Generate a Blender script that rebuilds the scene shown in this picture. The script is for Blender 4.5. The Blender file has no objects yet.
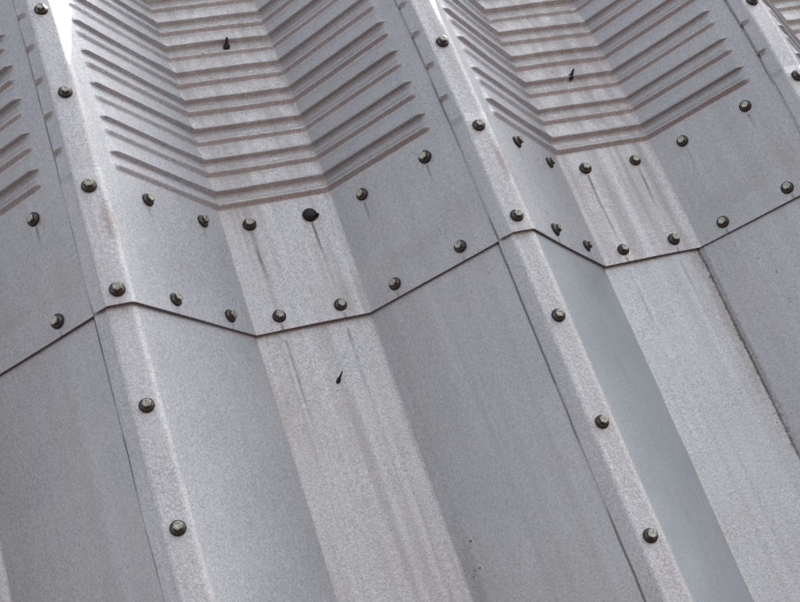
import bpy, math, random
import numpy as np
from mathutils import Vector, Matrix

# ------------------------------------------------------------------ scale
# profile space: X along the wall, S up the sheet, Z out of the wall; one unit = one pitch
P = 0.42            # pitch of the sheeting in metres
Z0 = 2.20           # height of the horizontal lap above the ground


def to_world(v):
    return Vector((v[0] * P, -v[2] * P, v[1] * P + Z0))


def dir_world(v):
    return Vector((v[0], -v[2], v[1]))


# ------------------------------------------------------------------ camera
sc = bpy.context.scene
cam_d = bpy.data.cameras.new('camera')
cam = bpy.data.objects.new('camera', cam_d)
sc.collection.objects.link(cam)
CX = dir_world((0.9271228, -0.3135711, 0.2052229))
CY = dir_world((0.1822234, 0.8557231, 0.4842857))
CZ = dir_world((-0.3274720, -0.4115959, 0.8505004))
m = Matrix((CX, CY, CZ)).transposed().to_4x4()
m.translation = to_world((-0.3209506, -1.3535582, 2.5571026))
cam.matrix_world = m
cam_d.sensor_fit = 'HORIZONTAL'
cam_d.sensor_width = 36.0
cam_d.lens = 1274.41 / 800 * 36.0
cam_d.clip_start = 0.02
cam_d.clip_end = 2000
sc.camera = cam

# ------------------------------------------------------------------ light
SUN = dir_world((0.6357, 0.7576, -0.1483)).normalized()   # stands behind the wall, grazing over the curved top
EL = math.asin(SUN.z)
AZ = math.atan2(SUN.x, SUN.y)
w = bpy.data.worlds.new('World')
sc.world = w
w.use_nodes = True
wn = w.node_tree
wn.nodes.clear()
sky = wn.nodes.new('ShaderNodeTexSky')
sky.sky_type = 'NISHITA'
sky.sun_disc = False
sky.sun_elevation = EL
sky.sun_rotation = AZ
sky.air_density = 1.0
sky.dust_density = 2.7
sky.ozone_density = 1.0
hs = wn.nodes.new('ShaderNodeHueSaturation')
hs.inputs['Saturation'].default_value = 0.34
bg = wn.nodes.new('ShaderNodeBackground')
bg.inputs['Strength'].default_value = 0.15
wo = wn.nodes.new('ShaderNodeOutputWorld')
wn.links.new(sky.outputs[0], hs.inputs['Color'])
wn.links.new(hs.outputs[0], bg.inputs['Color'])
wn.links.new(bg.outputs[0], wo.inputs[0])
sl = bpy.data.lights.new('sun', 'SUN')
sl.energy = 5.0
sl.angle = math.radians(0.53)
sl.color = (1.0, 0.96, 0.91)
so = bpy.data.objects.new('sun', sl)
so.rotation_euler = (-SUN).to_track_quat('-Z', 'Y').to_euler()
so.location = (3, -3, 6)
sc.collection.objects.link(so)
sc.view_settings.view_transform = 'Standard'
sc.view_settings.look = 'None'
sc.view_settings.gamma = 1.0
sc.view_settings.exposure = 0.95

C = sc.collection
rng = random.Random(4)

# ------------------------------------------------------------------ materials


class NT:
    def __init__(self, name):
        self.m = bpy.data.materials.new(name)
        self.m.use_nodes = True
        self.t = self.m.node_tree
        self.t.nodes.clear()
        self.out = self.t.nodes.new('ShaderNodeOutputMaterial')
        self.b = self.t.nodes.new('ShaderNodeBsdfPrincipled')
        self.l(self.b.outputs[0], self.out.inputs[0])

    def l(self, a, b):
        self.t.links.new(a, b)

    def put(self, sock, v):
        if hasattr(v, 'is_output'):
            self.l(v, sock)
        else:
            sock.default_value = v

    def math(self, op, a, b=0.0, c=None, clamp=False):
        n = self.t.nodes.new('ShaderNodeMath')
        n.operation = op
        n.use_clamp = clamp
        self.put(n.inputs[0], a)
        self.put(n.inputs[1], b)
        if c is not None:
            self.put(n.inputs[2], c)
        return n.outputs[0]

    def noise(self, vec, scale, detail=3.0, rough=0.55, dim='3D', w=None):
        n = self.t.nodes.new('ShaderNodeTexNoise')
        n.noise_dimensions = dim
        self.l(vec, n.inputs['Vector'])
        n.inputs['Scale'].default_value = scale
        n.inputs['Detail'].default_value = detail
        n.inputs['Roughness'].default_value = rough
        if w is not None:
            self.put(n.inputs['W'], w)
        return n.outputs['Fac']

    def ramp(self, v, a, b, lo=0.0, hi=1.0, smooth=True):
        n = self.t.nodes.new('ShaderNodeMapRange')
        n.interpolation_type = 'SMOOTHSTEP' if smooth else 'LINEAR'
        self.put(n.inputs['Value'], v)
        n.inputs['From Min'].default_value = a
        n.inputs['From Max'].default_value = b
        n.inputs['To Min'].default_value = lo
        n.inputs['To Max'].default_value = hi
        return n.outputs[0]

    def mix(self, f, a, b, mode='MIX'):
        n = self.t.nodes.new('ShaderNodeMix')
        n.data_type = 'RGBA'
        n.blend_type = mode
        self.put(n.inputs[0], f)
        for s, v in ((n.inputs[6], a), (n.inputs[7], b)):
            self.put(s, v if hasattr(v, 'is_output') else (*v, 1.0))
        return n.outputs[2]

    def scalev(self, vec, xyz):
        n = self.t.nodes.new('ShaderNodeVectorMath')
        n.operation = 'MULTIPLY'
        self.l(vec, n.inputs[0])
        n.inputs[1].default_value = xyz
        return n.outputs[0]


def sheet_metal(name, base, dust=0.3, grain=1.0, streaks=(), speck=0.3, metallic=0.55, rough=0.40, smudges=(), lap=0.0):
    """zinc coated steel: fine spangled grain, drifting tone, dust, run marks below the screws.
    The uv layer holds (profile x, sheet length s) in pitches."""
    k = NT(name)
    uvn = k.t.nodes.new('ShaderNodeUVMap')
    uvn.uv_map = 'profile'
    uv = uvn.outputs[0]
    oi = k.t.nodes.new('ShaderNodeObjectInfo')
    geo = k.t.nodes.new('ShaderNodeNewGeometry')
    pos = geo.outputs['Position']
    sx = k.t.nodes.new('ShaderNodeSeparateXYZ')
    k.l(uv, sx.inputs[0])
    X, S = sx.outputs[0], sx.outputs[1]
    fine = k.noise(pos, 640.0, 1.5, 0.7)
    mid = k.noise(pos, 240.0, 3.0, 0.6)
    big = k.noise(pos, 7.0, 3.0, 0.55)
    tone = k.noise(pos, 2.1, 2.0, 0.5)
    run = k.noise(k.scalev(pos, (75.0, 75.0, 1.5)), 1.0, 3.0, 0.55)
    g = k.math('ADD', k.math('MULTIPLY', fine, 0.72), k.math('MULTIPLY', mid, 0.28))
    gf = k.ramp(g, 0.34, 0.66, 1.0 - 0.30 * grain, 1.0 + 0.30 * grain, False)
    tf = k.ramp(big, 0.3, 0.7, 0.89, 1.08, False)
    tt = k.ramp(tone, 0.3, 0.7, 0.95, 1.05, False)
    val = k.math('MULTIPLY', k.math('MULTIPLY', gf, tf), tt)
    col = k.mix(1.0, base, (1, 1, 1), 'MULTIPLY')
    v3 = k.t.nodes.new('ShaderNodeCombineColor')
    for i in range(3):
        k.l(val, v3.inputs[i])
    col = k.mix(1.0, col, v3.outputs[0], 'MULTIPLY')
    # dust in drifting patches and vertical runs
    dm = k.math('MULTIPLY', k.ramp(k.math('ADD', k.math('MULTIPLY', run, 0.6), k.math('MULTIPLY', big, 0.5)), 0.42, 0.72), dust)
    col = k.mix(dm, col, (0.40, 0.365, 0.345))
    # pepper of dark grit
    vo = k.t.nodes.new('ShaderNodeTexVoronoi')
    k.l(pos, vo.inputs['Vector'])
    vo.inputs['Scale'].default_value = 120.0
    sep = k.t.nodes.new('ShaderNodeSeparateColor')
    k.l(vo.outputs['Color'], sep.inputs[0])
    pick = k.ramp(sep.outputs[0], 0.86, 0.90)
    dot = k.math('MULTIPLY', k.ramp(vo.outputs['Distance'], 0.14, 0.24, 1.0, 0.0), pick)
    gp = k.math('MULTIPLY', k.math('MULTIPLY', dot, k.ramp(big, 0.45, 0.62)), speck)
    col = k.mix(gp, col, (0.07, 0.06, 0.055))
    dulled = dm
    # run marks
    wob = k.math('MULTIPLY', k.math('SUBTRACT', k.noise(k.scalev(pos, (9, 9, 14)), 1.0, 1.0), 0.5), 0.012)
    brk = k.ramp(k.noise(k.scalev(pos, (60, 60, 22)), 1.0, 2.0), 0.34, 0.6, 0.35, 1.0)
    for (x0, s0, ln, wd, st) in streaks:
        dx = k.math('ABSOLUTE', k.math('SUBTRACT', k.math('ADD', X, wob), x0))
        a = k.ramp(dx, 0.0, wd, 1.0, 0.0)
        dn = k.math('SUBTRACT', s0, S)
        b = k.math('MULTIPLY', k.ramp(dn, 0.002, 0.012), k.ramp(dn, ln * 0.12, ln, 1.0, 0.0))
        f = k.math('MULTIPLY', k.math('MULTIPLY', a, b), k.math('MULTIPLY', brk, st))
        col = k.mix(f, col, (0.10, 0.078, 0.07))
    if lap:      # broken dark line painting the shade of the gap at the side lap edge
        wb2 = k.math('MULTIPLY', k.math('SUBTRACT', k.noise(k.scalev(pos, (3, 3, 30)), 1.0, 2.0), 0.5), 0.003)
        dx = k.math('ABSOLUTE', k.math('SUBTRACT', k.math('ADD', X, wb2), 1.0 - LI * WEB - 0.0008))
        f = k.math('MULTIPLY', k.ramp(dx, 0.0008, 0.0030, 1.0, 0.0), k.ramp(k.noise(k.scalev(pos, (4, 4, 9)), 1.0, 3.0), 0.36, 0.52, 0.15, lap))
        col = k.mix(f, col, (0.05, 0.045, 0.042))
    # shaped smudges of brown dirt
    for (x0, s0, rx, rs, st, c) in smudges:
        dx = k.math('DIVIDE', k.math('SUBTRACT', X, x0), rx)
        ds = k.math('DIVIDE', k.math('SUBTRACT', S, s0), rs)
        d = k.math('SQRT', k.math('ADD', k.math('MULTIPLY', dx, dx), k.math('MULTIPLY', ds, ds)))
        d = k.math('ADD', d, k.math('MULTIPLY', k.math('SUBTRACT', mid, 0.5), 0.9))
        d = k.math('ADD', d, k.math('MULTIPLY', k.math('SUBTRACT', big, 0.5), 0.9))
        f = k.math('MULTIPLY', k.ramp(d, 0.15, 1.0, 1.0, 0.0), st)
        col = k.mix(f, col, c)
    k.l(col, k.b.inputs['Base Color'])
    k.put(k.b.inputs['Metallic'], k.math('SUBTRACT', metallic, k.math('MULTIPLY', dulled, 0.5), clamp=True))
    k.put(k.b.inputs['Roughness'], k.math('ADD', k.ramp(g, 0.3, 0.7, rough - 0.05, rough + 0.07, False), k.math('MULTIPLY', dulled, 0.25)))
    bp = k.t.nodes.new('ShaderNodeBump')
    bp.inputs['Strength'].default_value = 0.35 * grain
    bp.inputs['Distance'].default_value = 0.0012
    k.l(k.noise(pos, 300.0, 2.0, 0.6), bp.inputs['Height'])
    k.l(bp.outputs[0], k.b.inputs['Normal'])
    return k.m


def plain(name, base, metallic, rough, var=0.25, scale=300.0, bump=0.2):
    k = NT(name)
    tc = k.t.nodes.new('ShaderNodeNewGeometry')
    n = k.noise(tc.outputs['Position'], scale, 3.0)
    lo = tuple(c * (1 - var) for c in base)
    hi = tuple(min(1, c * (1 + var)) for c in base)
    oi = k.t.nodes.new('ShaderNodeObjectInfo')
    wear = k.ramp(oi.outputs['Random'], 0.0, 1.0, 0.0, 0.55, False)
    cc = k.mix(k.ramp(n, 0.3, 0.7), lo, hi)
    k.l(k.mix(k.math('MULTIPLY', wear, k.ramp(k.noise(tc.outputs['Position'], 210.0, 2.0), 0.4, 0.62)), cc, tuple(0.35 * a + 0.02 * b for a, b in zip(base, (2.2, 1.2, 0.8)))), k.b.inputs['Base Color'])
    k.b.inputs['Metallic'].default_value = metallic
    k.b.inputs['Roughness'].default_value = rough
    bp = k.t.nodes.new('ShaderNodeBump')
    bp.inputs['Strength'].default_value = bump
    bp.inputs['Distance'].default_value = 0.0006
    k.l(n, bp.inputs['Height'])
    k.l(bp.outputs[0], k.b.inputs['Normal'])
    return k.m


# ------------------------------------------------------------------ profile
WC, WT, D = 0.0576, 0.3041, 0.2852
WEB = (1 - WC - WT) / 2
LI = 0.0884
AL = math.atan2(D, WEB)
LEN = math.hypot(D, WEB)
SA, CA, TH = math.sin(AL), math.cos(AL), math.tan(AL / 2)
EC = 0.0075            # the ridge of a sheet rides over its neighbour by this much
DU = 0.0105            # the upper sheet rides over the lower one
TK = 0.0029           # sheet thickness
S0, RC = 0.30, 5.0    # the upper sheet starts to curve back here, with this radius
PC = 0.1124           # crimp spacing
SK0 = 0.4357          # first strong crimp
NK = 10               # crimps built one by one
NT_ = 12              # crimps of the top beyond the picture
WK = 0.047            # weak fold below the strong fold
HA, HB = 0.0150, 0.0110
WA, WB = 0.0042, 0.0145


def smooth(x):
    x = np.clip(x, 0, 1)
    return x * x * (3 - 2 * x)


def crimp_h(s):
    """outward offset along the sheet: two unequal saw-tooth pleats per spacing"""
    out = np.zeros_like(s)
    for k in range(-1, NK + NT_ + 2):
        a = SK0 + k * PC          # strong step
        b = a - WK                # weak step
        if k >= 0:
            u = smooth((s - (b - WB / 2)) / WB)
            r = np.clip((s - (b + WB / 2)) / (WK - WB / 2 - WA / 2), 0, 1)
            f = 1 - 0.38 * smooth(r / 0.30) - 0.62 * r
            ja = 1 + 0.13 * math.sin(2.9 * k + 0.7); jb = 1 + 0.15 * math.sin(4.3 * k + 2.0)
            out = np.maximum(out, HB * jb * u * f * (s < a))
            u = smooth((s - (a - WA / 2)) / WA)
            e = a + PC - WK - WB / 2
            r = np.clip((s - (a + WA / 2)) / (e - a - WA / 2), 0, 1)
            f = 1 - 0.32 * smooth(r / 0.18) - 0.68 * r
            out = np.maximum(out, HA * ja * u * f * (s < e))
    return out


def dent_h(s):
    """little nicks pressed into the side lap, one per crimp"""
    out = np.zeros_like(s)
    for k in range(-1, NK + NT_ + 1):
        a = SK0 + k * PC + 0.012
        g = np.clip((s - (a - 0.020)) / 0.020, 0, 1)
        out = np.minimum(out, -0.011 * g * (s <= a) - 0.011 * (s > a) * np.clip(1 - (s - a) / 0.003, 0, 1))
    return out


def wobble(x, s):
    """slow unevenness of rolled sheet, the same for every layer"""
    return 1.5 * (0.0011 * np.sin(5.1 * x + 3.7 * s + 0.6) * np.sin(2.3 * s - 3.1 * x + 1.1)
            + 0.0008 * np.sin(11.3 * x - 6.1 * s + 2.0) + 0.0005 * np.sin(17.0 * s + 9.0 * x)
            + 0.0004 * np.sin(31.0 * s - 23.0 * x + 0.4))


def place(x, z, s, curved):
    """profile point at sheet length s -> profile space xyz"""
    z = z + wobble(x, s)
    if not curved:
        return x, s, z
    z = z + np.clip(1 - s / 0.10, 0, 1) ** 2 * 0.0016 * (1 + np.sin(6.3 * x + 0.8) * np.sin(3.1 * x + 2.0) + 0.5 * np.sin(14.0 * x))
    t = np.maximum(s - S0, 0) / RC
    y = np.minimum(s, S0) + (RC + z) * np.sin(t)
    zz = -RC + (RC + z) * np.cos(t)
    return x, y, zz


def bez(a, b, c, n):
    t = np.linspace(0, 1, n + 1)[:, None]
    return (1 - t) ** 2 * a + 2 * t * (1 - t) * b + t * t * c


CF = 0.0085           # half width of the rounded folds along the ridge
CT = 0.0032           # and of the sharper folds along the pan
EX = 0.004            # flat run each folded strip shares with its neighbour


def profile(part, h, dent, s, flare, k):
    """points (x, z) across one strip of the sheet for one row"""
    B = np.array((0.0, EC)); Cc = np.array((WC, EC))
    T1 = np.array((WC + WEB, -D)) + h * np.array((TH, 1.0))
    T2 = np.array((WC + WEB + WT, -D)) + h * np.array((-TH, 1.0))
    F = np.array((1.0, 0.0))
    nl = np.array((-SA, CA)); nr = np.array((SA, CA))
    up_l = np.array((CA, SA))        # along the left-facing web towards the ridge
    dn_r = np.array((CA, -SA))       # along the right-facing web towards the pan
    if part == 'lap_flange':
        A = B - up_l * LI * LEN
        b = B - up_l * (CT + 0.0015)
        t = np.linspace(0, 1, 7)[:, None]
        pts = A + (b - A) * t
        e = np.clip(1 - t * 1.25, 0, 1)
        return pts + nl * (dent * np.clip(1.6 - t * 2.1, 0, 1) + flare * e ** 1.5)
    if part == 'crest':
        l = B - up_l * CT; r = Cc + dn_r * CF
        return np.vstack([l - up_l * 0.0015, bez(l, B, B + (CT, 0), 4), B + (CT + 0.0012, 0), B + (CT + 0.003, 0), Cc - (CF + 0.003, 0), Cc - (CF + 0.0012, 0), bez(Cc - (CF, 0), Cc, r, 5), r + dn_r * EX])
    if part == 'web_r':
        a = Cc + dn_r * (CF + EX)
        T0 = np.array((WC + WEB, -D))
        b = T0
        # t: 0 at the pan, 1 at the ridge
        t = np.r_[np.linspace(1, 0.93, 4)[:-1], np.linspace(0.93, 0.80, 14)[:-1], np.linspace(0.80, 0.06, 12)[:-1], np.linspace(0.06, 0.0, 3)][:, None]
        env = (1 - smooth((t - 0.845) / 0.055)) * (1 - 0.24 * smooth(t / 0.35))
        sh = h * TH * (1 - smooth(t / 0.4))
        q = T0 - dn_r * 0
        base = T0 + (a - T0) * t
        pts = base + nr * h * env + dn_r * sh
        # end at the shared flat run
        pts[-1] = T1 - dn_r * (CT + EX)
        pts[-2] = pts[-1] * 0.6 + pts[-3] * 0.4
        return pts
    if part == 'trough':
        l = T1 - dn_r * CT; r = T2 + up_l * CT
        mid = np.r_[0.005, 0.012, np.linspace(0.04, 0.96, 5), 0.988, 0.995][:, None]
        ml = T1 + (CT, 0); mr = T2 - (CT, 0)
        return np.vstack([l - dn_r * EX, bez(l, T1, ml, 4), ml + (mr - ml) * mid, bez(mr, T2, r, 4), r + up_l * EX])
    if part == 'web_l':
        T0 = np.array((WC + WEB + WT, -D))
        b = F - up_l * (CF + EX)
        t = np.r_[np.linspace(0, 0.06, 3)[:-1], np.linspace(0.06, 0.62, 10)[:-1], np.linspace(0.62, 0.86, 22)[:-1], np.linspace(0.86, 0.93, 3), np.array((0.942, 0.95, 0.97))][:, None]
        lim = 0.765
        env = (1 - smooth((t - lim) / 0.065)) * (1 - 0.12 * smooth(t / 0.35))
        sh = h * TH * (1 - smooth(t / 0.4))
        base = T0 + (b - T0) * t
        pts = base + nl * (h * env + dent * smooth((t - 0.935) / 0.015)) - up_l * (-sh)
        pts[0] = T2 + up_l * (CT + EX)
        pts[1] = pts[0] * 0.6 + pts[2] * 0.4
        return np.vstack([pts, F - up_l * CF - (0, 0.001), F + (CF, -0.001), F + (WC * 0.85, -0.001)])


def grid_mesh(name, V, N, uv, reverse=False):
    """front skin, back skin and rim as separate sheets of faces, so that smooth shading stays clean"""
    R, Q, _ = V.shape
    Bk = V - N * TK * P
    idx = np.arange(R * Q).reshape(R, Q)
    f1 = np.stack([idx[:-1, :-1], idx[:-1, 1:], idx[1:, 1:], idx[1:, :-1]], -1).reshape(-1, 4)
    f2 = f1[:, ::-1] + R * Q
    loop = np.r_[idx[0, :], idx[1:, -1], idx[-1, -2::-1], idx[-2:0:-1, 0]]
    n = len(loop)
    rim_v = np.vstack([V.reshape(-1, 3)[loop], Bk.reshape(-1, 3)[loop]])
    o = 2 * R * Q
    j = np.arange(n)
    f3 = np.stack([o + j, o + n + j, o + n + (j + 1) % n, o + (j + 1) % n], -1)
    verts = np.vstack([V.reshape(-1, 3), Bk.reshape(-1, 3), rim_v])
    uvs = np.vstack([uv.reshape(-1, 2), uv.reshape(-1, 2), uv.reshape(-1, 2)[loop], uv.reshape(-1, 2)[loop]])
    faces = np.vstack([f1, f2, f3])
    me = bpy.data.meshes.new(name)
    me.vertices.add(len(verts)); me.vertices.foreach_set('co', verts.ravel())
    me.loops.add(faces.size); me.loops.foreach_set('vertex_index', faces.ravel().astype(np.int32))
    me.polygons.add(len(faces)); me.polygons.foreach_set('loop_start', np.arange(0, faces.size, 4, dtype=np.int32))
    me.update(calc_edges=True)
    sm = np.ones(len(faces), dtype=bool); sm[len(f1) + len(f2):] = False
    me.polygons.foreach_set('use_smooth', sm)
    ul = me.uv_layers.new(name='profile')
    ul.data.foreach_set('uv', uvs[faces.ravel()].ravel().astype(np.float32))
    me.validate()
    return me


NRM = {'lap_flange': (-SA, CA), 'crest': (0, 1), 'web_r': (SA, CA), 'trough': (0, 1), 'web_l': (-SA, CA)}


def strip_mesh(name, part, k, rows, upper, origin):
    rows = np.asarray(rows, float)
    h = crimp_h(rows) if upper else np.zeros_like(rows)
    dn = dent_h(rows) if upper else np.zeros_like(rows)
    fl = 0.0020 + 0.0018 * np.sin(rows * 9.0 + k * 1.7) + 0.0012 * np.sin(rows * 23.0 + k * 4.0)
    fl = np.clip(fl, 0.0002, 1)
    V = []; U = []
    for i, s in enumerate(rows):
        p = profile(part, h[i], dn[i], s, fl[i], k)
        x = p[:, 0] + k
        z = p[:, 1] + (DU if upper else 0.0)
        px, py, pz = place(x, z, np.full(len(x), s), upper)
        V.append(np.stack([px * P, -pz * P, py * P + Z0], -1))
        U.append(np.stack([p[:, 0], np.full(len(x), s)], -1))
    V = np.array(V); U = np.array(U)
    nx, nz = NRM[part]
    t = (np.maximum(rows - S0, 0) / RC) if upper else np.zeros_like(rows)
    N = np.stack([np.full_like(rows, nx), -nz * np.cos(t), nz * np.sin(t)], -1)[:, None, :]
    return grid_mesh(name, V - np.array(origin), N, U)


def rows_crimp(k):
    a = SK0 + k * PC
    b = a - WK
    lo = a + 0.040 - PC; hi = a + 0.040
    r = [lo, (lo * 2 + b) / 3, b - WB / 2 - 0.004]
    r += list(np.linspace(b - WB / 2, b + WB / 2 + 0.004, 8))
    r += list(np.linspace(b + WB / 2 + 0.006, a - WA / 2 - 0.002, 7))
    r += list(np.linspace(a - WA / 2, a + WA / 2, 6))
    r += [a + 0.0035, a + 0.0055, a + 0.0075, a + 0.0098, a + 0.0122, a + 0.0150, a + 0.0155, a + 0.022, a + 0.031, hi]
    return np.unique(np.round(np.array(r), 6))


# ------------------------------------------------------------------ ground
def ground():
    k = NT('red_paving')
    g = k.t.nodes.new('ShaderNodeNewGeometry')
    n = k.noise(g.outputs['Position'], 3.0, 5.0)
    k.l(k.mix(k.ramp(n, 0.3, 0.7), (0.040, 0.019, 0.017), (0.065, 0.032, 0.029)), k.b.inputs['Base Color'])
    k.b.inputs['Roughness'].default_value = 0.9
    me = bpy.data.meshes.new('ground')
    s = 600.0
    me.from_pydata([(-s, -s, 0), (s, -s, 0), (s, s, 0), (-s, s, 0)], [], [(0, 1, 2, 3)])
    me.materials.append(k.m)
    o = bpy.data.objects.new('ground', me)
    o['kind'] = 'structure'
    o['label'] = 'reddish brown paved ground at the foot of the metal wall'
    C.objects.link(o)


ground()

# ------------------------------------------------------------------ sheets
GREY_SHADE = (0.50, 0.497, 0.492)  # left-facing slopes and laps: their shade is put into this darker base
GREY_SKY = (0.58, 0.603, 0.622)  # right-facing slopes of the same sheets: sky light painted in, lighter and bluish
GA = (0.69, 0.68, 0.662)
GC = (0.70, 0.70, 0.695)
BROWN = (0.30, 0.235, 0.20)
XR = (0.1665, 0.3125)      # screws on the right-facing web
XT = (0.447, 0.6115)       # on the pan
XL = (0.7475, 0.8975)      # on the left-facing web
ROW = (0.038, 0.320)       # two screw rows of the lap
rn = 0.017


def stk(xs, rows, ln, wd, st):
    return [(x, r - rn, ln * (1 + 0.25 * ((i + j) % 2)), wd, st) for i, x in enumerate(xs) for j, r in enumerate(rows)]


M = {}
M['u_crest'] = sheet_metal('ridge_zinc_upper', GC, 0.3, 1.0, [], 0.2, rough=0.58, smudges=[(0.052, 0.215, 0.02, 0.085, 0.5, BROWN)])
M['u_lap_flange'] = sheet_metal('lap_zinc_upper', GREY_SHADE, 0.2, 0.8, [], 0.2)
M['u_web_r'] = sheet_metal('web_zinc_upper', GREY_SKY, 0.15, 1.0, stk(XR, ROW, 0.06, 0.006, 0.5), 0.15, 0.42, 0.50)
M['u_web_l'] = sheet_metal('web_zinc_upper_shade_tone', GREY_SHADE, 0.2, 0.8, stk(XL, ROW, 0.085, 0.005, 0.6), 0.2, lap=0.6, smudges=[(0.93, 0.12, 0.08, 0.10, 0.16, BROWN), (0.80, 0.10, 0.10, 0.035, 0.14, BROWN)])  # same zinc as the right-facing web, shaded tone in the base; smudges are dirt
M['u_trough'] = sheet_metal('pan_zinc_upper', GA, 0.55, 1.1, stk(XT, ROW, 0.27, 0.007, 0.75), 0.45, 0.60, 0.46)
M['l_crest'] = sheet_metal('ridge_zinc_lower', GC, 0.2, 1.05, [], 0.25, rough=0.60)
M['l_lap_flange'] = sheet_metal('lap_zinc_lower', GREY_SHADE, 0.2, 1.0, [], 0.25)
M['l_web_r'] = sheet_metal('web_zinc_lower', GREY_SKY, 0.12, 1.0, [], 0.12, 0.42, 0.50)
M['l_web_l'] = sheet_metal('web_zinc_lower_shade_tone', GREY_SHADE, 0.25, 0.8, [], 0.25, lap=0.7, smudges=[(0.70, -0.80, 0.02, 0.25, 0.4, (0.25, 0.235, 0.23))])  # shaded copy of the lower web zinc, with a dirt smudge
M['l_trough'] = sheet_metal('pan_zinc_lower', GA, 0.45, 1.1, stk(XT, (0.0,), 0.30, 0.007, 0.5), 0.4, 0.60, 0.46)
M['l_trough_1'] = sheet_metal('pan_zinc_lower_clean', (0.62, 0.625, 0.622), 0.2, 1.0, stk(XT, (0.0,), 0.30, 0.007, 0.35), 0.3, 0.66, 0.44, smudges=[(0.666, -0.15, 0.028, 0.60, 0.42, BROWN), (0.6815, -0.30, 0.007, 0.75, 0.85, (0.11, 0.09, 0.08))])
M['l_web_r_1'] = sheet_metal('web_zinc_lower_clean', (0.53, 0.575, 0.605), 0.12, 0.62, [], 0.12, 0.42, 0.44)  # smoother, cleaner web; the blue of the sky is painted into its base
M['l_web_l_1'] = sheet_metal('web_zinc_lower_gritty', (0.50, 0.496, 0.50), 0.2, 0.9, [], 0.5, lap=0.7, smudges=[(0.688, -0.22, 0.009, 0.60, 0.45, (0.14, 0.12, 0.11))])  # real grit over a base that carries the shade of this slope

PARTS = ('lap_flange', 'crest', 'web_r', 'trough', 'web_l')
SHOWN = {'lap_flange': 'lap_flange', 'crest': 'crest', 'web_r': 'web', 'trough': 'trough', 'web_l': 'web'}

UP_LABEL = {-1: 'upper crimped metal sheet at the far left, cut off by the left edge',
            0: 'upper crimped metal sheet with a spike in its pan, left of centre',
            1: 'upper crimped metal sheet right of centre, between the middle and the right ridge',
            2: 'upper crimped metal sheet in the top right corner, mostly out of view'}
LO_LABEL = {-1: 'plain lower metal sheet at the bottom left, cut off by the left edge',
            0: 'plain lower metal sheet in the middle with a small spike in its pan',
            1: 'plain lower metal sheet at the bottom right with a bluish clean web',
            2: 'plain lower metal sheet continuing beyond the right edge'}


def empty(name, loc, label, cat, group):
    e = bpy.data.objects.new(name, None)
    e.empty_display_size = 0.05
    e.location = loc
    C.objects.link(e)
    e['label'] = label; e['category'] = cat
    if group:
        e['group'] = group
    return e


def child(name, me, mat, parent):
    if mat and not me.materials:
        me.materials.append(mat)
    o = bpy.data.objects.new(name, me)
    C.objects.link(o)
    o.parent = parent
    return o


LOW_ROWS = np.r_[np.linspace(-Z0 / P + 0.005, -1.2, 40)[:-1], np.linspace(-1.2, 0.36, 60)]
UP_FLAT = np.r_[np.linspace(0.0, SK0 + 0.040 - PC, 18)]
UP_TOP = np.unique(np.concatenate([rows_crimp(k) for k in range(NK, NK + NT_)]))
UP_ALL = np.unique(np.concatenate([UP_FLAT] + [rows_crimp(k) for k in range(NK + NT_)]))
for k in (-1, 0, 1, 2):
    org = Vector(((k + 0.5) * P, 0, 0.0))
    root = empty('lower_cladding_sheet', org, LO_LABEL[k], 'metal sheet', 'plain sheets below the lap')
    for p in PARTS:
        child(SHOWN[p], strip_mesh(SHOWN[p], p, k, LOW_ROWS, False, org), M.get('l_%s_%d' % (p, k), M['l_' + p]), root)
    org = Vector(((k + 0.5) * P, 0, Z0))
    root = empty('upper_cladding_sheet', org, UP_LABEL[k], 'metal sheet', 'crimped sheets above the lap')
    for p in PARTS:
        if p in ('lap_flange', 'crest'):
            child(SHOWN[p], strip_mesh(SHOWN[p], p, k, UP_ALL, True, org), M['u_' + p], root)
        else:
            o = child(SHOWN[p], strip_mesh(SHOWN[p], p, k, UP_FLAT, True, org), M['u_' + p], root)
            for c in range(NK):
                child('crimp', strip_mesh('crimp', p, k, rows_crimp(c), True, org), M['u_' + p], o)
            child('crimped_top', strip_mesh('crimped_top', p, k, UP_TOP, True, org), M['u_' + p], o)

# ------------------------------------------------------------------ screws
M['rubber'] = plain('black_rubber', (0.022, 0.021, 0.020), 0.0, 0.55, 0.4, 700)
M['washer'] = plain('weathered_washer_steel', (0.125, 0.12, 0.105), 0.8, 0.4, 0.45, 500)
M['head'] = plain('screw_head_zinc', (0.43, 0.425, 0.34), 0.85, 0.36, 0.3, 600)
M['dulled'] = plain('dark_screw_side', (0.10, 0.098, 0.085), 0.6, 0.5, 0.5, 600)  # darker, rougher tone for the flanks of the hex heads
M['dark'] = plain('dark_tarnished_steel', (0.022, 0.020, 0.019), 0.2, 0.6, 0.4, 500)


def lathe(name, prof, n=24):
    V = []; F = []
    for r, z in prof:
        for i in range(n):
            a = 2 * math.pi * i / n
            V.append((r * math.cos(a), r * math.sin(a), z))
    for j in range(len(prof) - 1):
        for i in range(n):
            a, b = j * n + i, j * n + (i + 1) % n
            F.append((a, b, b + n, a + n))
    F.append(tuple(range(n))[::-1])
    F.append(tuple((len(prof) - 1) * n + i for i in range(n)))
    me = bpy.data.meshes.new(name)
    me.from_pydata(V, [], F)
    me.update()
    return me


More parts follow.
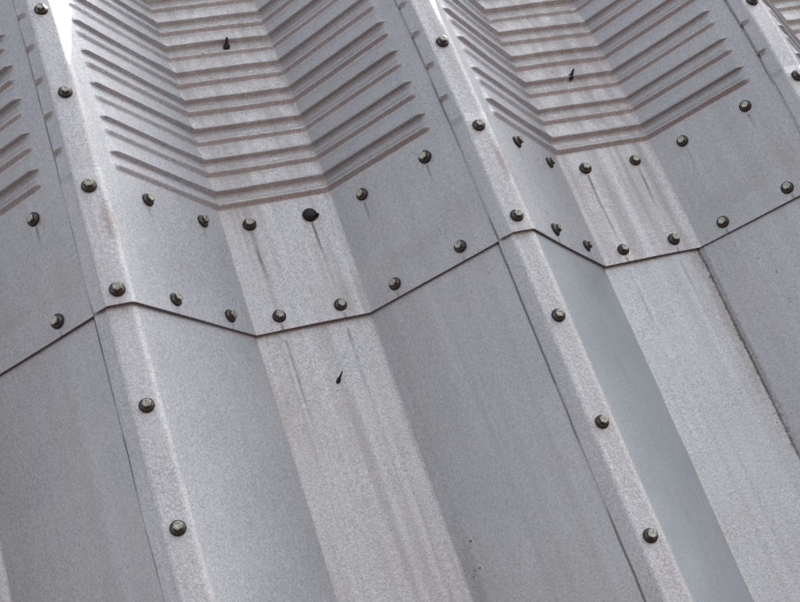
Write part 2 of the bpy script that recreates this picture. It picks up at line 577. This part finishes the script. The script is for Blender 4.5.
def hex_head(name):
    r = 0.0047
    prof = [(r, 0.0), (r, 0.0036), (r * 0.84, 0.0042), (r * 0.55, 0.0042), (r * 0.42, 0.0038)]
    V = []; F = []
    for q, (rr, z) in enumerate(prof):
        for i in range(12):
            a = math.pi * i / 6
            # hexagon below, circle on the chamfered top
            f = 1.0
            if q < 2:
                f = math.cos(math.pi / 6) / math.cos((a % (math.pi / 3)) - math.pi / 6)
                f *= 1.10
            V.append((rr * f * math.cos(a), rr * f * math.sin(a), z))
    for j in range(len(prof) - 1):
        for i in range(12):
            a, b = j * 12 + i, j * 12 + (i + 1) % 12
            F.append((a, b, b + 12, a + 12))
    F.append(tuple((len(prof) - 1) * 12 + i for i in range(12)))
    F.append(tuple(range(12))[::-1])
    me = bpy.data.meshes.new(name)
    me.from_pydata(V, [], F)
    me.update()
    return me


me_rub = lathe('rubber_washer', [(0.0078, -0.0004), (0.0083, 0.0006), (0.0081, 0.0020), (0.0068, 0.0026)])
me_was = lathe('metal_washer', [(0.0070, 0.0018), (0.0072, 0.0027), (0.0064, 0.0031), (0.0052, 0.0040), (0.0051, 0.0046)])
me_hd = hex_head('hex_head')
for me, mt in ((me_rub, 'rubber'), (me_was, 'washer'), (me_hd, 'head')):
    me.materials.append(M[mt])
    me.polygons.foreach_set('use_smooth', [mt != 'head'] * len(me.polygons))
me_hd.materials.append(M['dulled'])
me_hd.polygons.foreach_set('material_index', [1 if i < 12 else 0 for i in range(len(me_hd.polygons))])
me_nub = lathe('broken_shank', [(0.0016, -0.001), (0.0017, 0.0035), (0.0011, 0.0048)], 10)
me_cap = lathe('rubber_cap', [(0.0086, -0.0004), (0.0092, 0.0008), (0.0089, 0.0020), (0.0074, 0.0023), (0.0071, 0.0044), (0.0058, 0.0060), (0.0032, 0.0066), (0.001, 0.0067)])
M['cap'] = plain('matt_black_rubber', (0.009, 0.0085, 0.008), 0.0, 0.55, 0.4, 700)
for me in (me_nub, me_cap):
    me.materials.append(M['cap'])
    me.polygons.foreach_set('use_smooth', [True] * len(me.polygons))

GROUP = 'hex screws fixing the sheets'


def surf(part, k, x, s, upper):
    """profile-space point and normal on the sheet face"""
    if part == 'crest':
        z = EC; n = (0, 1)
    elif part == 'trough':
        z = -D; n = (0, 1)
    elif part == 'web_r':
        z = EC - (D + EC) * (x - WC) / WEB; n = (SA, CA)
    else:
        z = -D + D * (x - WC - WEB - WT) / WEB; n = (-SA, CA)
    if upper:
        z += DU
    px, py, pz = place(np.array([x + k]), np.array([z]), np.array([s]), upper)
    t = max(s - S0, 0) / RC if upper else 0
    nn = Vector((n[0], n[1] * math.sin(t), n[1] * math.cos(t)))
    return to_world((px[0], py[0], pz[0])), dir_world(nn).normalized()


def screw(part, k, x, s, label, upper=True, black=False):
    p, n = surf(part, k, x, s, upper)
    e = empty('hex_screw', p, label, 'screw', GROUP)
    tilt = Vector((rng.uniform(-1, 1), rng.uniform(-1, 1), rng.uniform(-1, 1))) * 0.085
    q = (n + tilt).normalized().to_track_quat('Z', 'Y')
    q = q @ Matrix.Rotation(rng.uniform(0, 6.28), 3, 'Z').to_quaternion()
    e.rotation_euler = q.to_euler()
    e.scale = (rng.uniform(0.86, 0.94),) * 3
    if black:
        child('rubber_cap', me_cap, None, e)
        o = child('nub', me_nub, None, e)
        v = q.inverted() @ Vector((0.0085, 0.0, -0.0035))
        o.location = (v.x, v.y, 0.002)
        return e
    child('rubber_washer', me_rub, None, e)
    child('metal_washer', me_was, None, e)
    o = child('hex_head', me_hd, None, e)
    o.location = (0, 0, 0.0040)
    return e


NTH = ('topmost', 'second from the top', 'third from the top', 'fourth from the top', 'fifth from the top', 'sixth from the top')
CR = {0: ('left', (0.889, 0.605, 0.320, 0.036, -0.248, -0.532)), 1: ('middle', (0.612, 0.327, 0.044, -0.240, -0.525, -0.809)), 2: ('right', (0.620, 0.332))}
for k, (nm, ss) in CR.items():
    for i, s in enumerate(ss):
        screw('crest', k, WC / 2 + rng.uniform(-.002, .002), s, 'hex screw on the %s ridge, %s' % (nm, NTH[i]), upper=s > 0)
RN = ('lower', 'upper')
PAN = {0: 'left', 1: 'right'}
for k in (0, 1):
    for j, s in enumerate(ROW):
        for i, x in enumerate(XT):
            blk = (k == 0 and i == 1 and j == 1)
            lab = ('all-black capped screw with a side nub, in the left pan just below the crimps' if blk else
                   'hex screw in the %s flat pan, %s row, %s one' % (PAN[k], RN[j], ('left', 'right')[i]))
            screw('trough', k, x + rng.uniform(-.002, .002), s + rng.uniform(-.002, .002), lab, black=blk)
        for i, x in enumerate(XR):
            screw('web_r', k, x + rng.uniform(-.002, .002), s + rng.uniform(-.002, .004),
                  'hex screw on the bright slope right of the %s ridge, %s row, %s' % (('left', 'middle')[k], RN[j], ('nearer the ridge', 'nearer the pan')[i]))
for k in (-1, 0, 1):
    for j, s in enumerate(ROW):
        for i, x in enumerate(XL):
            if k == -1 and i == 0:
                continue
            screw('web_l', k, x + rng.uniform(-.002, .002), s + rng.uniform(-.002, .002),
                  'hex screw on the dull slope left of the %s ridge, %s row%s' % (('left', 'middle', 'right')[k + 1], RN[j], '' if k == -1 else (', nearer the pan', ', nearer the ridge')[i]))


# ------------------------------------------------------------------ spikes: screw points that come through the sheet
def spike(k, x, s, upper, lean, label, ln, r):
    V = []; F = []
    n = 10
    prof = [(r * 0.9, -0.002)]
    m_ = 7
    for i in range(m_):
        f = i / m_
        rr = r * (1 - 0.55 * f)
        prof += [(rr * 1.12, ln * f), (rr * 0.86, ln * (f + 0.5 / m_))]
    prof += [(r * 0.06, ln * 1.08)]
    me = lathe('shank', prof, n)
    me.materials.append(M['dark'])
    p, nn = surf('trough', k, x, s, upper)
    if upper:
        p = p + nn * 0.002
    e = empty('screw_point', p, label, 'screw point', 'screw points poking through')
    d = (nn + dir_world(lean)).normalized()
    e.rotation_euler = d.to_track_quat('Z', 'Y').to_euler()
    child('shank', me, None, e)
    c = lathe('collar', [(r * 1.25, -0.0015), (r * 1.4, 0.0012), (r * 1.3, 0.0030), (r * 1.0, 0.0044)], 12)
    c.materials.append(M['dark'])
    child('collar', c, None, e)


spike(0, 0.5497, 0.9389 + 0.035, True, (0.35, 1.25, 0), 'black pointed screw tip among the crimps of the left pan', 0.0125, 0.0031)
spike(1, 0.5365, 0.6581 + 0.005, True, (0.75, 0.95, 0), 'black pointed screw tip among the crimps of the right pan', 0.0120, 0.0028)
spike(0, 0.5426, -0.1657, False, (0.85, 1.1, 0), 'thin dark screw tip in the plain left pan below the lap', 0.0120, 0.0016)


# ------------------------------------------------------------------ crumbs of dirt caught along the folds
def crumbs():
    V = []; F = []
    ico = [(0, 0, 1), (0.9, 0, 0.3), (0.28, 0.85, 0.3), (-0.72, 0.53, 0.3), (-0.72, -0.53, 0.3), (0.28, -0.85, 0.3), (0, 0, -0.6)]
    fc = [(0, 1, 2), (0, 2, 3), (0, 3, 4), (0, 4, 5), (0, 5, 1), (6, 2, 1), (6, 3, 2), (6, 4, 3), (6, 5, 4), (6, 1, 5)]
    spots = []
    for i in range(90):
        t = rng.random() ** 1.6
        spots.append(('trough', 1, 0.6805 - abs(rng.gauss(0, 0.005)), -0.004 - 0.62 * t, rng.uniform(0.0003, 0.0009)))
    for i in range(45):
        spots.append(('web_l', 1, 0.684 + abs(rng.gauss(0, 0.009)), -0.01 - 0.62 * rng.random(), rng.uniform(0.0003, 0.0007)))
    for i in range(16):
        spots.append(('web_l', 0, 0.686 + abs(rng.gauss(0, 0.022)), rng.uniform(-0.92, -0.55), rng.uniform(0.0005, 0.0014)))
    for i in range(40):
        spots.append(('trough', rng.choice((0, 1)), rng.uniform(0.39, 0.67), -rng.uniform(0.02, 0.9), rng.uniform(0.0003, 0.0007)))
    for (p, k, x, s, r_) in spots:
        c, n = surf(p, k, x, s, False)
        b = len(V)
        for v in ico:
            V.append(c + Vector(v) * r_ * rng.uniform(0.6, 1.4) + n * r_ * 0.2)
        F += [tuple(b + i for i in f) for f in fc]
    me = bpy.data.meshes.new('dirt_crumbs')
    me.from_pydata(V, [], F)
    me.materials.append(plain('dry_dirt', (0.05, 0.042, 0.036), 0.0, 0.9, 0.5, 500))
    o = bpy.data.objects.new('dirt_crumbs', me)
    o['kind'] = 'stuff'; o['label'] = 'dark crumbs of dirt caught along the folds of the lower sheets'; o['category'] = 'dirt'
    C.objects.link(o)


crumbs()
